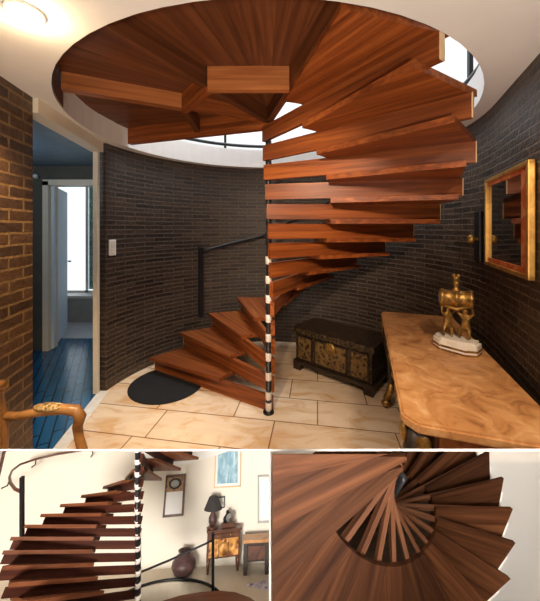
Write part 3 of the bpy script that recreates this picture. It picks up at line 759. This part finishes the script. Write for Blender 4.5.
# rug
rg = [lfl(*p) for p in ((247, 586), (270, 581), (290, 588), (268, 591.5))]
o = MB().prism([(p.x, p.y) for p in rg], -HF + .0005, -HF + .003).build('patterned_rug', M['rug'], None, LW); cut(o, LW, *PL_LEFT); tag(o, 'purple and white patterned rug at the right of the pale floor', 'rug')

# ---------------------------------------------------------------- lower right: looking down the stairs
RS3 = .24
M['lr_tread'] = wood('down_tread', (.024, .0075, .003), (.06, .021, .008), (.12, .046, .018), RS3, .6, spec=.1, tone=.38)
M['lr_beam'] = wood('down_beam', (.05, .018, .008), (.12, .046, .021), (.22, .10, .052), RS3, .55, spec=.15)
zz = -ray(395, 500).normalized(); xx = (Vector((1, 0, 0)) - zz * zz.x).normalized(); yy = zz.cross(xx)
RS3 = .24
wv = Vector((.6641, .3696, -.0001)); R3 = Matrix((xx, yy, zz)).transposed() @ Matrix.Rotation(wv.length, 3, wv)
W3 = Matrix.Translation(CAM + ray(384.81, 511.57).normalized() * (3.379 * RS3)) @ R3.to_4x4()
UP3 = R3.transposed() @ (Vector((-.0288, -.0967, .1069)) * RS3)
s3 = empty('spiral_staircase', 'brown spiral stairs seen straight down into the well in the lower right picture', 'staircase', W3)
stair(s3, -9, 11, .2726 + .03, .2428, UP3, RS3, .38 * RS3, (M['lr_tread'], M['lr_beam'], M['white']), .0055, .22, .004, 11, .95, 'chord', 1.2, .35)
stair(s3, 12, 16, .2726 + .03, .2428, UP3, RS3, .03 * RS3, (M['lr_tread'], M['lr_beam'], M['white']), .0055, .22, .004, 11, .95, 'chord', 1.2, .35)
MB().lathe([(.004, -.42), (.004, .36)], 14).build('newel', M['black'], s3, along(UP3))
tag(MB().prism(arc(RS3 * .93, 0, 354, 59, 0, 0), -.006, 0).build('well_shade_disc', M['dark_wood'], s3, TR(*(UP3 * -9.9))), 'dark round disc standing for the shaded depth of the well', None)  # dark disc put in for the shadowed lower flights
cut_tree(s3, W3, (PL_TOP, PL_RIGHT))
DW = .885
o = MB().box(.003, .85, DW, DW + .01, .1, 1.2).build('wall_stair_model', M['white']); cut(o, Matrix(), *PL_TOP); struct(o, 'white wall of the lower right picture', 'wall')
o = MB().box(.003, .85, .35, DW, .18, .20).build('floor_stair_model', M['dark_wood']); struct(o)

# ================================================================== light
def light(name, typ, loc, energy, col, target=None, **kw):
    l = bpy.data.lights.new(name, typ); l.energy = energy; l.color = col
    for k, v in kw.items(): setattr(l, k, v)
    o = bpy.data.objects.new(name, l); COL.objects.link(o); o.location = loc
    if target is not None: o.rotation_euler = (Vector(target) - Vector(loc)).to_track_quat('-Z', 'Y').to_euler()
    return o
warm = (1, .80, .58)
light('spot_left', 'SPOT', (-.885, 1.083, 2.262), 130, (1, .70, .38), (-1.47, 1.2, .9), spot_size=R(96), spot_blend=.5, shadow_soft_size=.03)
light('bulb_left', 'POINT', (-.885, 1.083, 2.225), 5, (1, .75, .42), None, shadow_soft_size=.025)
light('spot_front', 'SPOT', (-.2, .4, 2.22), 210, warm, (.12, 2.35, 1.55), spot_size=R(52), spot_blend=1, shadow_soft_size=.05)
light('spot_floor', 'SPOT', (-.35, .85, 2.22), 110, warm, (-.1, 1.65, .0), spot_size=R(72), spot_blend=.9, shadow_soft_size=.05)
light('spot_table', 'SPOT', (.75, .45, 2.22), 70, (1, .75, .5), (.85, 1.7, .5), spot_size=R(95), spot_blend=.6, shadow_soft_size=.05)
light('hall_fill', 'POINT', (.5, -1.1, 1.75), 42, (1, .87, .72), None, shadow_soft_size=.3)  # added fill behind the camera for ceiling, walls and tread undersides
light('ceiling_fill', 'SPOT', (.1, -.7, 1.0), 165, (1, .90, .80), (.1, .2, 2.28), spot_size=R(120), spot_blend=.8, shadow_soft_size=.15)  # added upward spot, brightens the ceiling and bounces soft fill down
light('upper_daylight', 'AREA', (CX + .2, CY + .9, 4.6), 100, (.84, .92, 1), (CX, CY + .7, 0), shape='DISK', size=1.6)
light('passage_day', 'AREA', (-3.2, 5.6, 1.9), 60, (.75, .88, 1), (-2.6, 3.0, .3), shape='DISK', size=.8)
light('passage_lamp', 'POINT', (-2.6, 2.4, 2.1), 12, (.7, .85, 1), None, shadow_soft_size=.1)
light('left_room_fill', 'SPOT', (-.36, -.85, 1.6), 150, (1, .94, .86), (-.37, .75, .86), spot_size=R(37), spot_blend=.25, shadow_soft_size=.2)  # added spot behind the camera that brightens the lower left room
light('right_room_fill', 'SPOT', (.42, -.6, 1.72), 70, (1, .92, .82), (.54, .62, .93), spot_size=R(48), spot_blend=.9, shadow_soft_size=.3)  # added spot from behind the camera onto the lower right stairs
light('right_wall_fill', 'SPOT', (.5, -.3, 1.4), 60, (1, .92, .82), (.62, .75, .80), spot_size=R(36), spot_blend=.6, shadow_soft_size=.15)  # extra spot added to lift the white wall and right treads
w = bpy.data.worlds.new('world'); SC.world = w; w.use_nodes = True
w.node_tree.nodes['Background'].inputs[0].default_value = (.9, .93, 1, 1); w.node_tree.nodes['Background'].inputs[1].default_value = .25
SC.view_settings.view_transform = 'Standard'; SC.view_settings.look = 'None'; SC.view_settings.exposure = 0; SC.view_settings.gamma = 1
SC.view_settings.use_curve_mapping = False
